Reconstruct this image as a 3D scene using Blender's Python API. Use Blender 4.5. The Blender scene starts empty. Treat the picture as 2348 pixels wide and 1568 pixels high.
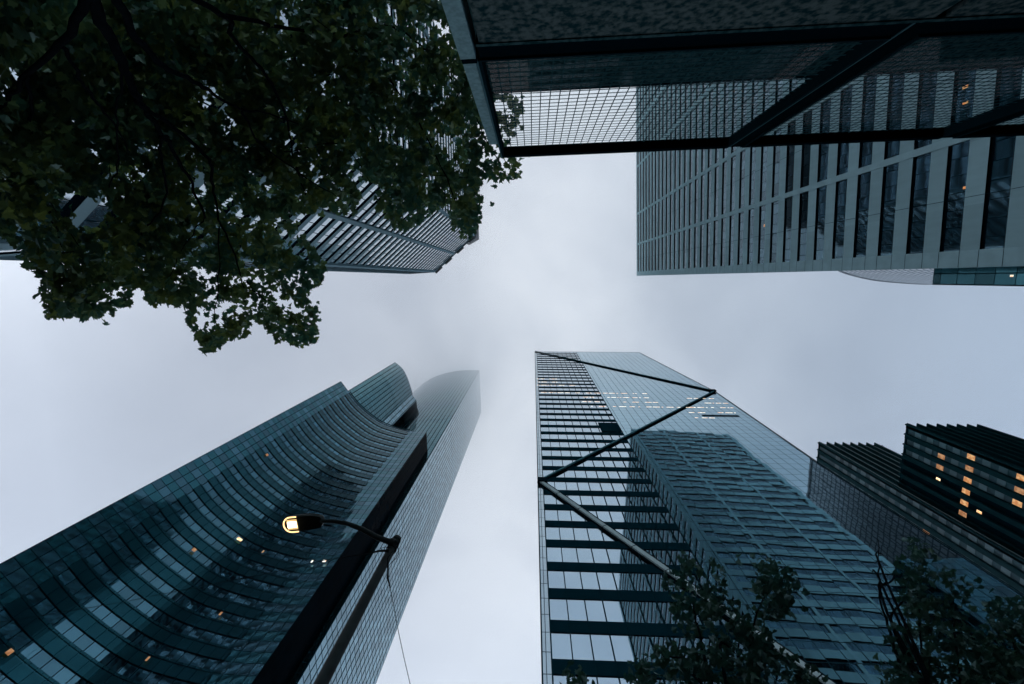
import bpy, math, random
import numpy as np
from mathutils import Vector
random.seed(7); RNG = np.random.default_rng(11)
R = math.radians
SC = bpy.context.scene; COL = SC.collection
EYE = 1.6
# ---------------------------------------------------------------- camera
CAMF, CX, CY = 1043.0, 1173.5, 784.0          # 16 mm lens, in a 2347 px wide frame
ZEN = (1222.0, 638.0)                          # where straight-up falls in the frame
_u = np.array([ZEN[0]-CX, ZEN[1]-CY, CAMF]); _u /= np.linalg.norm(_u)
_X = np.array([1, 0, 0.]) - _u[0]*_u; _X /= np.linalg.norm(_X)
MW = np.array([_X, np.cross(_u, _X), _u])
def at(px, py, h):
    """plan position of a photograph point for an assumed height h above the eye"""
    d = MW @ np.array([px-CX, py-CY, CAMF])
    return (d[0]/d[2]*h, d[1]/d[2]*h, h+EYE)
cam = bpy.data.objects.new('camera', bpy.data.cameras.new('camera')); COL.objects.link(cam)
cam.data.sensor_width = 36; cam.data.lens = 36*CAMF/2347
cam.data.clip_start = 0.05; cam.data.clip_end = 5000
from mathutils import Matrix
r_, dn, fw = MW[:, 0], MW[:, 1], MW[:, 2]
cam.matrix_world = Matrix(((r_[0], -dn[0], -fw[0], 0), (r_[1], -dn[1], -fw[1], 0), (r_[2], -dn[2], -fw[2], EYE), (0, 0, 0, 1)))
SC.camera = cam
# ---------------------------------------------------------------- world, sun, exposure
W = bpy.data.worlds.new('World'); SC.world = W; W.use_nodes = True
nt = W.node_tree; nt.nodes.clear()
def N(tree, t, **k):
    n = tree.nodes.new(t)
    for a, b in k.items(): setattr(n, a, b)
    return n
out = N(nt, 'ShaderNodeOutputWorld'); bg = N(nt, 'ShaderNodeBackground'); bg.inputs['Strength'].default_value = 0.078
sky = N(nt, 'ShaderNodeTexSky', sky_type='NISHITA'); sky.sun_disc = False
sky.sun_elevation = R(30); sky.sun_rotation = R(251)
tc = N(nt, 'ShaderNodeTexCoord')
mp = N(nt, 'ShaderNodeMapping'); mp.inputs['Scale'].default_value = (1, 1, 1.4)
no = N(nt, 'ShaderNodeTexNoise'); no.inputs['Scale'].default_value = 2.6; no.inputs['Detail'].default_value = 5; no.inputs['Roughness'].default_value = .5; no.inputs['Distortion'].default_value = .35
cr = N(nt, 'ShaderNodeValToRGB'); cr.color_ramp.elements[0].position = .36; cr.color_ramp.elements[0].color = (.50, .545, .61, 1)
cr.color_ramp.elements[1].position = .62; cr.color_ramp.elements[1].color = (1.12, 1.12, 1.12, 1)
sx = N(nt, 'ShaderNodeSeparateXYZ'); mr = N(nt, 'ShaderNodeMapRange')
mr.inputs['From Min'].default_value = -1; mr.inputs['From Max'].default_value = 1
gx = N(nt, 'ShaderNodeValToRGB'); gx.color_ramp.interpolation = 'EASE'
e = gx.color_ramp.elements
e[0].position = 0; e[0].color = (4.0, 4.45, 5.2, 1); e[1].position = 1.0; e[1].color = (2.2, 3.0, 3.9, 1)
for p, c in ((.28, (5.6, 6.15, 7.1, 1)), (.52, (10.7, 11.3, 12.0, 1)), (.70, (6.2, 7.1, 8.2, 1)), (.86, (4.0, 5.0, 6.3, 1))):
    q = e.new(p); q.color = c
mul = N(nt, 'ShaderNodeMix', data_type='RGBA', blend_type='MULTIPLY'); mul.inputs[0].default_value = 1
mx = N(nt, 'ShaderNodeMix', data_type='RGBA'); mx.inputs[0].default_value = .95
L = nt.links.new
L(tc.outputs['Generated'], mp.inputs[0]); L(mp.outputs[0], no.inputs['Vector']); L(no.outputs[0], cr.inputs[0])
L(tc.outputs['Generated'], sx.inputs[0]); L(sx.outputs[0], mr.inputs['Value']); L(mr.outputs[0], gx.inputs[0])
hz = N(nt, 'ShaderNodeMapRange', interpolation_type='SMOOTHSTEP'); hz.inputs['From Min'].default_value = .30; hz.inputs['From Max'].default_value = .62; hz.inputs['To Min'].default_value = 4.2; hz.inputs['To Max'].default_value = 1  # low sky brightened, added below the view to light the walls
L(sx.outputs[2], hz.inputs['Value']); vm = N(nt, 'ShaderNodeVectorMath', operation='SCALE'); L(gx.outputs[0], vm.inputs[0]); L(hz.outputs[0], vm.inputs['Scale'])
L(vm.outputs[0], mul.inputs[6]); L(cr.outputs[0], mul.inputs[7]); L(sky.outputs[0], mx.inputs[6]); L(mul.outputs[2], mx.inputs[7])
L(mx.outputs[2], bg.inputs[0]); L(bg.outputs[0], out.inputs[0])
sd = bpy.data.lights.new('sun', 'SUN'); sd.energy = .5; sd.angle = R(25); sd.color = (.93, .97, 1)
sun = bpy.data.objects.new('sun', sd); COL.objects.link(sun); sun.rotation_euler = Vector((-.80, -.27, .49)).to_track_quat('Z', 'Y').to_euler()
SC.view_settings.view_transform = 'Standard'; SC.view_settings.look = 'None'; SC.view_settings.gamma = 1
SC.view_settings.exposure = 0
SC.render.engine = 'CYCLES'
cy = SC.cycles
cy.max_bounces = 12; cy.diffuse_bounces = 2; cy.glossy_bounces = 4; cy.transmission_bounces = 4; cy.transparent_max_bounces = 12; cy.volume_bounces = 8
cy.use_denoising = True; cy.caustics_reflective = False; cy.caustics_refractive = False
# ---------------------------------------------------------------- mesh builder
class MB:
    def __init__(s): s.v = []; s.f = []; s.uv = []
    def face(s, pts, uv=None):
        b = len(s.v); s.v += [tuple(p) for p in pts]; s.f.append(tuple(range(b, b+len(pts))))
        s.uv += uv if uv else [(p[0]+.37*p[2], p[1]+.41*p[2]) for p in pts]
    def wall(s, a, b, z0, z1, u0=0.):
        l = math.hypot(b[0]-a[0], b[1]-a[1])
        s.face([(a[0], a[1], z0), (b[0], b[1], z0), (b[0], b[1], z1), (a[0], a[1], z1)], [(u0, z0), (u0+l, z0), (u0+l, z1), (u0, z1)])
        return u0+l
    def prism(s, poly, z0, z1, caps=True, closed=True):
        n = len(poly); u = 0
        for i in range(n if closed else n-1): u = s.wall(poly[i], poly[(i+1) % n], z0, z1, u)
        if caps:
            s.face([(p[0], p[1], z1) for p in poly]); s.face([(p[0], p[1], z0) for p in reversed(poly)])
    def ring(s, outer, inner, z):
        n = len(outer)
        for i in range(n):
            j = (i+1) % n
            s.face([(*outer[i], z), (*outer[j], z), (*inner[j], z), (*inner[i], z)])
    def strip(s, a, b, z):       # open band between two polylines
        for i in range(len(a)-1): s.face([(*a[i], z), (*a[i+1], z), (*b[i+1], z), (*b[i], z)])
    def box(s, c, size, rz=0):
        hx, hy, hz = size[0]/2, size[1]/2, size[2]/2; ca, sa = math.cos(rz), math.sin(rz)
        q = [(c[0]+x*ca-y*sa, c[1]+x*sa+y*ca) for x, y in ((-hx, -hy), (hx, -hy), (hx, hy), (-hx, hy))]
        s.prism(q, c[2]-hz, c[2]+hz)
    def beam(s, p, q, w, d, nrm=(0, 0, 1)):
        p, q = Vector(p), Vector(q); t = (q-p).normalized(); n = Vector(nrm); a = t.cross(n).normalized(); n = a.cross(t).normalized()
        c = [a*w/2*i + n*d/2*j for i, j in ((-1, -1), (1, -1), (1, 1), (-1, 1))]
        P = [p+k for k in c]; Q = [q+k for k in c]; l = (q-p).length
        for i in range(4):
            j = (i+1) % 4; s.face([P[i], P[j], Q[j], Q[i]], [(0, 0), (w, 0), (w, l), (0, l)])
        s.face(P[::-1]); s.face(Q)
    def tube(s, pts, rad, n=8, capped=True):
        pts = [Vector(p) for p in pts]; rings = []; ref = Vector((.3, .2, .93)).normalized()
        for i, p in enumerate(pts):
            t = (pts[min(i+1, len(pts)-1)]-pts[max(i-1, 0)]).normalized()
            a = t.cross(ref)
            if a.length < .05: a = t.cross(Vector((1, 0, 0)))
            a.normalize(); b = t.cross(a); r = rad[i] if hasattr(rad, '__len__') else rad
            rings.append([p+a*math.cos(k*2*math.pi/n)*r+b*math.sin(k*2*math.pi/n)*r for k in range(n)])
        base = len(s.v)
        for rg in rings: s.v += [tuple(x) for x in rg]
        for i in range(len(rings)-1):
            for k in range(n):
                k2 = (k+1) % n; s.f.append((base+i*n+k, base+i*n+k2, base+(i+1)*n+k2, base+(i+1)*n+k)); s.uv += [(k/n, i), ((k+1)/n, i), ((k+1)/n, i+1), (k/n, i+1)]
        if capped:
            s.f.append(tuple(base+k for k in range(n))[::-1]); s.uv += [(0, 0)]*n
            s.f.append(tuple(base+(len(rings)-1)*n+k for k in range(n))); s.uv += [(0, 0)]*n
    def build(s, name, mat, parent=None, smooth=False, kind=None, bevel=0):
        me = bpy.data.meshes.new(name); me.from_pydata(s.v, [], s.f)
        ul = me.uv_layers.new(name='UVMap'); ul.data.foreach_set('uv', np.array(s.uv, dtype=np.float32).ravel())
        me.materials.append(mat)
        if smooth: me.polygons.foreach_set('use_smooth', [True]*len(me.polygons))
        o = bpy.data.objects.new(name, me); COL.objects.link(o); o.parent = parent
        if kind: o['kind'] = kind
        if bevel:
            m = o.modifiers.new('b', 'BEVEL'); m.width = bevel; m.segments = 2
        return o
def empty(name, label, cat, loc=(0, 0, 0), group=None):
    """a thing's base; children are given in world coordinates, so the empty stays unrotated and they are offset back"""
    o = bpy.data.objects.new(name, None); COL.objects.link(o); o['label'] = label; o['category'] = cat
    o['_loc'] = loc
    if group: o['group'] = group
    return o
def settle():      # move every empty to its base, keeping its children where they stand
    for o in list(COL.objects):
        if o.type == 'EMPTY' and '_loc' in o:
            l = Vector(o['_loc']); del o['_loc']; o.location = l
            for c in o.children: c.location = c.location - l
def tag(o, label, cat, group=None):
    o['label'] = label; o['category'] = cat
    if group: o['group'] = group
def offset(poly, d):
    """move a polygon's sides outward by d (d<0 inward)"""
    n = len(poly); area = sum(poly[i][0]*poly[(i+1) % n][1]-poly[(i+1) % n][0]*poly[i][1] for i in range(n))
    sg = 1 if area > 0 else -1; res = []
    for i in range(n):
        a, b, c = Vector(poly[i-1]), Vector(poly[i]), Vector(poly[(i+1) % n])
        e1, e2 = (b-a).normalized(), (c-b).normalized()
        n1, n2 = Vector((e1.y, -e1.x))*sg, Vector((e2.y, -e2.x))*sg
        m = (n1+n2); m = m/max(m.length_squared, .2)*2
        res.append((b.x+m.x*d, b.y+m.y*d))
    return res
def lerp(a, b, t): return (a[0]+(b[0]-a[0])*t, a[1]+(b[1]-a[1])*t)
def curve(pts, step):
    """smooth polyline (Catmull-Rom) through pts"""
    res = []
    P = [pts[0]]+list(pts)+[pts[-1]]
    for i in range(1, len(P)-2):
        p0, p1, p2, p3 = map(Vector, (P[i-1], P[i], P[i+1], P[i+2])); k = max(1, int((p2-p1).length/step))
        for j in range(k):
            t = j/k; res.append(tuple(.5*((2*p1)+(p2-p0)*t+(2*p0-5*p1+4*p2-p3)*t*t+(3*p1-p0-3*p2+p3)*t**3)))
    res.append(tuple(pts[-1])); return res
# ---------------------------------------------------------------- materials
def newmat(name):
    m = bpy.data.materials.new(name); m.use_nodes = True; t = m.node_tree; return m, t, t.nodes['Principled BSDF']
def M1(t, op, a, b=None, c=None):
    n = t.nodes.new('ShaderNodeMath'); n.operation = op
    for i, x in enumerate((a, b, c)):
        if x is None: continue
        if isinstance(x, (int, float)): n.inputs[i].default_value = x
        else: t.links.new(x, n.inputs[i])
    return n.outputs[0]
def mixc(t, f, a, b):
    n = t.nodes.new('ShaderNodeMix'); n.data_type = 'RGBA'
    for s, x in ((0, f), (6, a), (7, b)):
        if isinstance(x, (int, float)): n.inputs[s].default_value = x
        elif isinstance(x, tuple): n.inputs[s].default_value = (*x[:3], 1)
        else: t.links.new(x, n.inputs[s])
    return n.outputs[2]
def plain(name, col, rough=.6, metal=0, noise=0, scale=3, spec=0., col2=None, bump=0, detail=4, coord='Object'):
    m, t, b = newmat(name); b.inputs['Roughness'].default_value = rough; b.inputs['Metallic'].default_value = metal
    b.inputs['Specular IOR Level'].default_value = spec; b.inputs['Base Color'].default_value = (*col, 1)
    if noise or col2:
        tcn = t.nodes.new('ShaderNodeTexCoord'); nn = t.nodes.new('ShaderNodeTexNoise'); nn.inputs['Scale'].default_value = scale; nn.inputs['Detail'].default_value = detail
        t.links.new(tcn.outputs[coord], nn.inputs['Vector'])
        c2 = col2 or tuple(x*(1-noise) for x in col)
        f = t.nodes.new('ShaderNodeMapRange'); f.inputs[1].default_value = .38; f.inputs[2].default_value = .62; t.links.new(nn.outputs[0], f.inputs[0])
        t.links.new(mixc(t, f.outputs[0], col, c2), b.inputs['Base Color'])
        if bump:
            bp = t.nodes.new('ShaderNodeBump'); bp.inputs['Strength'].default_value = bump; bp.inputs['Distance'].default_value = .02
            t.links.new(nn.outputs[0], bp.inputs['Height']); t.links.new(bp.outputs[0], b.inputs['Normal'])
    return m
def glassm(name, base, metal, ior, pw, ph, lw, lh, line, tilt=.01, wave=.3, wscale=.6, rough=.03, var=.15, u0=0., v0=0., alt=None, altrow=0, lrough=.5, mid=0):
    """curtain wall: panes pw x ph metres, joints lw wide and lh high; every pane leans a little its own way"""
    m, t, b = newmat(name); lk = t.links.new
    uv = t.nodes.new('ShaderNodeUVMap'); uv.uv_map = 'UVMap'; s = t.nodes.new('ShaderNodeSeparateXYZ'); lk(uv.outputs[0], s.inputs[0])
    U = M1(t, 'DIVIDE', M1(t, 'SUBTRACT', s.outputs[0], u0), pw); V = M1(t, 'DIVIDE', M1(t, 'SUBTRACT', s.outputs[1], v0), ph)
    fu, fv = M1(t, 'FRACT', U), M1(t, 'FRACT', V); iu, iv = M1(t, 'FLOOR', U), M1(t, 'FLOOR', V)
    mask = M1(t, 'MAXIMUM', M1(t, 'LESS_THAN', fu, lw/pw), M1(t, 'LESS_THAN', fv, lh/ph))
    cb = t.nodes.new('ShaderNodeCombineXYZ'); lk(iu, cb.inputs[0]); lk(iv, cb.inputs[1])
    wn = t.nodes.new('ShaderNodeTexWhiteNoise'); wn.noise_dimensions = '3D'; lk(cb.outputs[0], wn.inputs['Vector'])
    c2 = t.nodes.new('ShaderNodeCombineXYZ'); lk(s.outputs[0], c2.inputs[0]); lk(s.outputs[1], c2.inputs[1]); lk(M1(t, 'MULTIPLY', wn.outputs[0], 50.), c2.inputs[2])
    ns = t.nodes.new('ShaderNodeTexNoise'); ns.inputs['Scale'].default_value = wscale; ns.inputs['Detail'].default_value = 1; lk(c2.outputs[0], ns.inputs['Vector'])
    bp = t.nodes.new('ShaderNodeBump'); bp.inputs['Strength'].default_value = 1; bp.inputs['Distance'].default_value = wave*.1; lk(ns.outputs[0], bp.inputs['Height'])
    v1 = t.nodes.new('ShaderNodeVectorMath'); v1.operation = 'SUBTRACT'; lk(wn.outputs['Color'], v1.inputs[0]); v1.inputs[1].default_value = (.5, .5, .5)
    v2 = t.nodes.new('ShaderNodeVectorMath'); v2.operation = 'MULTIPLY_ADD'; lk(v1.outputs[0], v2.inputs[0]); v2.inputs[1].default_value = (tilt,)*3; lk(bp.outputs[0], v2.inputs[2])
    v3 = t.nodes.new('ShaderNodeVectorMath'); v3.operation = 'NORMALIZE'; lk(v2.outputs[0], v3.inputs[0]); lk(v3.outputs[0], b.inputs['Normal'])
    col = mixc(t, wn.outputs[0], base, tuple(x*(1-var*2) for x in base))
    rgh = M1(t, 'MULTIPLY_ADD', mask, lrough-rough, rough)
    if alt is not None:                 # some rows of a second, duller infill
        row = M1(t, 'LESS_THAN', M1(t, 'FRACT', M1(t, 'DIVIDE', iv, 2.)), .25)
        col = mixc(t, row, col, alt)
    col = mixc(t, mask, col, line); lk(col, b.inputs['Base Color']); lk(rgh, b.inputs['Roughness'])
    b.inputs['IOR'].default_value = ior
    lk(M1(t, 'MULTIPLY', M1(t, 'SUBTRACT', 1., mask), metal), b.inputs['Metallic'])
    lk(M1(t, 'MULTIPLY_ADD', mask, -.5, .5), b.inputs['Specular IOR Level'])
    return m
def panelm(name, base, pw, ph, u0=0., v0=0., var=.12):
    m, t, b = newmat(name); lk = t.links.new
    uv = t.nodes.new('ShaderNodeUVMap'); uv.uv_map = 'UVMap'; s = t.nodes.new('ShaderNodeSeparateXYZ'); lk(uv.outputs[0], s.inputs[0])
    cb = t.nodes.new('ShaderNodeCombineXYZ'); lk(M1(t, 'FLOOR', M1(t, 'DIVIDE', M1(t, 'SUBTRACT', s.outputs[0], u0), pw)), cb.inputs[0]); lk(M1(t, 'FLOOR', M1(t, 'DIVIDE', M1(t, 'SUBTRACT', s.outputs[1], v0), ph)), cb.inputs[1])
    wn = t.nodes.new('ShaderNodeTexWhiteNoise'); lk(cb.outputs[0], wn.inputs['Vector'])
    mpn = t.nodes.new('ShaderNodeMapping'); mpn.inputs['Scale'].default_value = (1.6, .25, 1); lk(uv.outputs[0], mpn.inputs[0])
    nn = t.nodes.new('ShaderNodeTexNoise'); nn.inputs['Scale'].default_value = .9; nn.inputs['Detail'].default_value = 7; lk(mpn.outputs[0], nn.inputs['Vector'])
    f = M1(t, 'ADD', M1(t, 'MULTIPLY', wn.outputs[0], .55), M1(t, 'MULTIPLY', nn.outputs[0], .8))
    lk(mixc(t, f, tuple(x*(1+var) for x in base), tuple(x*(1-var*1.6) for x in base)), b.inputs['Base Color']); b.inputs['Roughness'].default_value = .8; b.inputs['Specular IOR Level'].default_value = 0
    return m
def lit(name, col, st):
    m, t, b = newmat(name); b.inputs['Base Color'].default_value = (.1, .06, .03, 1)
    b.inputs['Emission Strength'].default_value = st
    tcn = t.nodes.new('ShaderNodeTexCoord'); nn = t.nodes.new('ShaderNodeTexNoise'); nn.inputs['Scale'].default_value = 1.7; nn.inputs['Detail'].default_value = 1; t.links.new(tcn.outputs['Object'], nn.inputs['Vector'])
    f = t.nodes.new('ShaderNodeMapRange'); f.inputs[1].default_value = .4; f.inputs[2].default_value = .6; t.links.new(nn.outputs[0], f.inputs[0])
    t.links.new(mixc(t, f.outputs[0], tuple(x*y for x, y in zip(col, (.75, .55, .4))), tuple(min(1, x*1.15+.05) for x in col)) if st < 2 else mixc(t, 0., col, col), b.inputs['Emission Color'])
    return m
DARKT = plain('dark_teal_metal', (.003, .022, .030), .5, spec=0)
BLACK = plain('black_recess_shade', (.001, .005, .009), .8, spec=0)  # near black, puts shade into recesses and undersides by colour
LITW = lit('warm_light', (1, .50, .20), .68); LITC = lit('ceiling_light', (1, .82, .72), 1.5); LITB = lit('bright_window', (1, .72, .42), 1.6); LITD = lit('dim_warm_room', (.8, .42, .18), .45)
JOINT = plain('joint', (.01, .03, .04), .8)
# ================================================================ GROUND
g = MB(); g.face([(-1500, -1500, 0), (1500, -1500, 0), (1500, 1500, 0), (-1500, 1500, 0)])
g.build('ground', plain('ground', (.035, .04, .043), .9, noise=.3, scale=.05), kind='structure')
g = MB(); g.face([(-400, 6.5, .004), (400, 6.5, .004), (400, 20, .004), (-400, 20, .004)])
g.build('road', plain('asphalt', (.045, .047, .05), .85, noise=.3, scale=2), kind='structure')
pv = plain('paving', (.06, .065, .068), .9, noise=.25, scale=1.5)
g = MB(); g.box((0, 1.9, .065), (500, 9.2, .13)); g.build('pavement', pv, kind='structure')
g = MB(); g.box((0, 22.5, .065), (500, 5, .13)); g.build('pavement', pv, kind='structure')
# ================================================================ CONCRETE TOWER (right)
def concrete_tower():
    H, F, SP, SB = 195+EYE, 4.43, 2.05, 47.2+EYE     # roof, floor height, spandrel height, one spandrel's underside
    C0 = Vector((43.48, -1.09)); ey = Vector((-.0413, -.9991)); ex = Vector((.9991, -.0413))
    LY, LX = 82., 42.
    T = empty('concrete_tower', 'pale grey concrete office tower with deep dark windows, right of the open sky', 'building', (C0.x, C0.y, 0))
    con = plain('precast_concrete', (.34, .52, .555), .8, noise=.12, scale=.6, detail=6)
    con2 = panelm('precast_concrete_spandrel', (.33, .51, .545), 6.1, 4.43)
    gl = glassm('tower_glass', (.09, .17, .21), .92, 1.5, 1.75, 2.6, .07, .0, (.002, .012, .018), tilt=.006, wave=.04, wscale=.5, rough=.04, var=.2)
    REC = .22
    def P(u, v, dep=0): q = C0+ey*u+ex*v; q = q+ex*dep; return (q.x, q.y)
    core = MB(); a = [P(REC, REC), P(LY-REC, REC), P(LY-REC, LX-REC), P(REC, LX-REC)]; core.prism(a, 0, H-1); core.build('core', BLACK, T)
    bays = [(1.7, 12.5), (13.3, 24.7), (25.5, 43.2), (44.0, 58.6), (59.4, 80.6)]
    bays2 = [(1.5, 13.2), (14.0, 27.4), (28.2, 40.5)]
    n0 = -int((SB-3)/F); spn = MB(); zs = []
    k = n0
    while SB+k*F < H: zs.append(SB+k*F); k += 1
    cnt = 0; rest = MB()
    for z in reversed(zs):
        z1 = min(z+SP, H)
        s = MB()
        for nm, (i0, i1) in (('w', (0, LY)), ):
            s.face([(*P(0, 0), z), (*P(LY, 0), z), (*P(LY, 0), z1), (*P(0, 0), z1)], [(0, z), (LY, z), (LY, z1), (0, z1)])
            s.face([(*P(0, 0), z), (*P(0, LX), z), (*P(0, LX), z1), (*P(0, 0), z1)], [(0, z), (LX, z), (LX, z1), (0, z1)])
            s.face([(*P(0, 0), z1), (*P(LY, 0), z1), (*P(LY, REC), z1), (*P(0, REC), z1)]); s.face([(*P(0, 0), z1), (*P(0, LX), z1), (*P(REC, LX), z1), (*P(REC, 0), z1)])
        so = s.build('spandrel', con2, T)
        s = MB(); s.face([(*P(0, .004), z), (*P(LY, .004), z), (*P(LY, REC), z), (*P(0, REC), z)]); s.face([(*P(.004, 0), z), (*P(.004, LX), z), (*P(REC, LX), z), (*P(REC, 0), z)]); s.wall(P(0, REC-.03), P(LY, REC-.03), z-.28, z); s.wall(P(REC-.03, 0), P(REC-.03, LX), z-.28, z); s.build('soffit', BLACK, so)  # concrete underside and window head painted black to stand for shade
        zw0, zw1 = z-(F-SP), z
        for (b0, b1) in bays:
            m = MB() if (cnt < 100 and zw0 > 38) else rest
            m.wall(P(b0, REC-.01), P(b1, REC-.01), zw0, zw1, b0+z*1.7)
            if m is not rest: m.build('window', gl, T); cnt += 1
        for (b0, b1) in bays2: rest.wall(P(REC-.01, b0), P(REC-.01, b1), zw0, zw1, b0+z*1.7)
    rest.build('window', gl, T, kind='stuff')
    for (x0, x1) in [(0, 1.7), (12.5, 13.3), (24.7, 25.5), (43.2, 44), (58.6, 59.4), (80.6, 82)]:
        m = MB(); q = [P(x0, -.035), P(x1, -.035), P(x1, REC), P(x0, REC)]; m.prism(q, 0, H); m.build('pier', con, T)
    for (x0, x1) in [(0.004, 1.5), (13.2, 14), (27.4, 28.2), (40.5, 42)]:
        m = MB(); q = [P(-.035, x0), P(-.035, x1), P(REC, x1), P(REC, x0)]; m.prism(q, 0, H-.003); m.build('pier', con, T)
    j = MB()                                          # panel joints
    for u in (6.9, 19.2, 34.0, 51.0): j.wall(P(u, -.012), P(u+.05, -.012), 0, H-1)
    for z in zs: j.wall(P(0, -.045), P(1.7, -.045), z-.03, z+.03); j.wall(P(0, -.045), P(1.7, -.045), z+SP-.03, z+SP+.03)
    j.build('panel_joint', JOINT, T)
    cp = MB(); cp.prism([P(-.1, -.1), P(LY, -.1), P(LY, LX), P(-.1, LX)], H-.9, H+.2); cp.build('roof_coping', con, T)
    for (px, py, w) in ((2197, 320, 1), (2211, 203, 0), (2211, 240, 0), (2212, 433, 0), (1752, 520, 1)):
        # a few rooms with the light on
        d = MW @ np.array([px-CX, py-CY, CAMF]); tt = (C0.x*ex.x+C0.y*ex.y+REC-.06)/(d[0]*ex.x+d[1]*ex.y); q = d*tt
        m = MB(); p = Vector((q[0], q[1])); m.wall(tuple(p), tuple(p+ey*(.45 if w else .25)), q[2]+EYE-.35, q[2]+EYE+.25); m.build('lit_window', LITW, T)
concrete_tower()
# ================================================================ BRACED GLASS TOWER (bottom centre)
BY = 32.3
def braced_tower():
    Z = lambda h: h+EYE
    T = empty('braced_glass_tower', 'tall mirror glass tower with dark diagonal braces and a reflected tower on its face', 'building', (24, BY, 0))
    prof = [(46.8, 200), (52.5, 130), (50.4, 77), (50.6, 40), (51.0, -1.6)]
    gl = glassm('mirror_glass', (.40, .52, .60), 1., 1.5, 1.8, 4.5, .055, .10, (.02, .035, .045), tilt=.003, wave=.02, wscale=.45, rough=.015, var=.02, v0=Z(33.4)-4.5*8, u0=0, lrough=.5)
    gl2 = glassm('mirror_glass_side', (.40, .50, .55), 1., 1.5, 1.3, 2.25, .06, .08, (.02, .035, .045), tilt=.01, wave=.10, wscale=.45, rough=.03, var=.05, v0=Z(33.4)-4.5*8)
    XL, X1, XM = .98, 1.8, 19.1
    def q(x0, x1, z0, z1): return [(x0, BY, z0), (x1, BY, z0), (x1, BY, z1), (x0, BY, z1)], [(x0, z0), (x1, z0), (x1, z1), (x0, z1)]
    f = MB(); f.face(*q(X1, XM, 0, Z(200))); f.build('curtain_wall', gl, T)
    f = MB(); f.face(*q(XL, X1, 0, Z(200))); f.build('edge_glazing', gl2, T)
    f = MB()
    for (xa, ha), (xb, hb) in zip(prof[:-1], prof[1:]):
        f.face([(XM, BY, Z(hb)), (xb, BY, Z(hb)), (xa, BY, Z(ha)), (XM, BY, Z(ha))], [(XM, Z(hb)), (xb, Z(hb)), (xa, Z(ha)), (XM, Z(ha))])
    gr = glassm('mirror_glass_right', (.27, .44, .52), 1., 1.5, 1.8, 2.25, .085, .08, (.008, .03, .04), tilt=.0035, wave=.03, wscale=.35, rough=.015, var=.03, v0=Z(33.4)-4.5*8)
    f.build('curtain_wall', gr, T)
    b = MB(); BK = 62
    for (xa, ha), (xb, hb) in zip(prof[:-1], prof[1:]): b.face([(xb, BY, Z(hb)), (xb-4, BK, Z(hb)), (xa-4, BK, Z(ha)), (xa, BY, Z(ha))], [(0, Z(hb)), (30, Z(hb)), (30, Z(ha)), (0, Z(ha))])
    b.wall((XL, BY), (XL+2.2, BK), 0, Z(200)); b.wall((XL+2.2, BK), (46, BK), 0, Z(200))
    b.face([(XL, BY, Z(200)), (46.8, BY, Z(200)), (42.8, BK, Z(200)), (3.2, BK, Z(200))]); b.build('side_wall', gl2, T)
    dk = plain('dark_spandrel', (.002, .018, .027), .5)
    for k in range(37):
        z = Z(200)-k*4.5-4.5+.9 if False else Z(33.4)+k*4.5
        if z > Z(199.5): break
        m = MB(); m.box(((X1+XM)/2, BY-.03, z+.76), (XM-X1, .10, 1.52)); m.build('spandrel', dk, T)
    for z in (Z(28.9), Z(24.4), Z(19.9), Z(15.4), Z(10.9)):
        m = MB(); m.box(((X1+XM)/2, BY-.03, z+.76), (XM-X1, .10, 1.52)); m.build('spandrel', dk, T)
    m = MB(); m.box((16.9, BY-.1, Z(96.8)), (4.2, .06, 6.0)); m.build('open_louvre', dk, T)
    mu = MB()
    for i in range(1, 11): mu.box((i*1.8, BY-.10, Z(99.5)), (.07, .12, 200))
    mu.box((XL-.02, BY-.05, Z(99.5)), (.14, .16, 200)); mu.box((X1, BY-.08, Z(99.5)), (.12, .14, 200)); mu.box((XM, BY-.06, Z(99.5)), (.09, .1, 200))
    mu.build('mullions', DARKT, T)
    br = plain('brace_metal', (.06, .16, .19), .5); brl = plain('brace_metal_lower', (.30, .40, .42), .5); bd = plain('brace_shadow_gap', (.003, .012, .018), .6)  # lower brace is a paler copy, its light put into the colour
    BW = [(.15, .08), (.32, .2), (.6, .42)]
    nodes = [(1.1, 199.7), (52.3, 130), (1.2, 69), (26, 29.6)]
    for (xa, ha), (xb, hb), (bw, bg_) in zip(nodes[:-1], nodes[1:], BW):
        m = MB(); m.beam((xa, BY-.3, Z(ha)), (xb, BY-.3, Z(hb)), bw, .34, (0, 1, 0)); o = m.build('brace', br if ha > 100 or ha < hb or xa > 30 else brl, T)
        d = Vector((xb-xa, 0, hb-ha)).normalized(); nn = Vector((d.z, 0, -d.x)); nn *= (1 if nn.z > 0 else -1)
        m = MB(); s = nn*(bw+bg_+.004)/2; m.beam((xa+s.x, BY-.15, Z(ha)+s.z), (xb+s.x, BY-.15, Z(hb)+s.z), bg_, .24, (0, 1, 0)); m.build('gap', bd, o)  # solid dark bar stands for the shadow gap beside the brace
        m = MB(); s = -nn*(bw+.124)/2; m.beam((xa+s.x, BY-.16, Z(ha)+s.z), (xb+s.x, BY-.16, Z(hb)+s.z), .12, .22, (0, 1, 0)); m.build('gap', bd, o)
    for (xa, ha), (xb, hb) in zip(nodes[:-1], nodes[1:]):      # splice joints along the braces
        ln = math.hypot(xb-xa, hb-ha); m = MB(); k = 5.2
        while k < ln-2:
            x, h = xa+(xb-xa)*k/ln, ha+(hb-ha)*k/ln; dx, dh = (xb-xa)/ln*.05, (hb-ha)/ln*.05; m.beam((x-dx, BY-.302, Z(h-dh)), (x+dx, BY-.302, Z(h+dh)), .66, .36, (0, 1, 0)); k += 5.2
        if ha < 100: m.build('brace_joint', bd, T)
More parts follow.
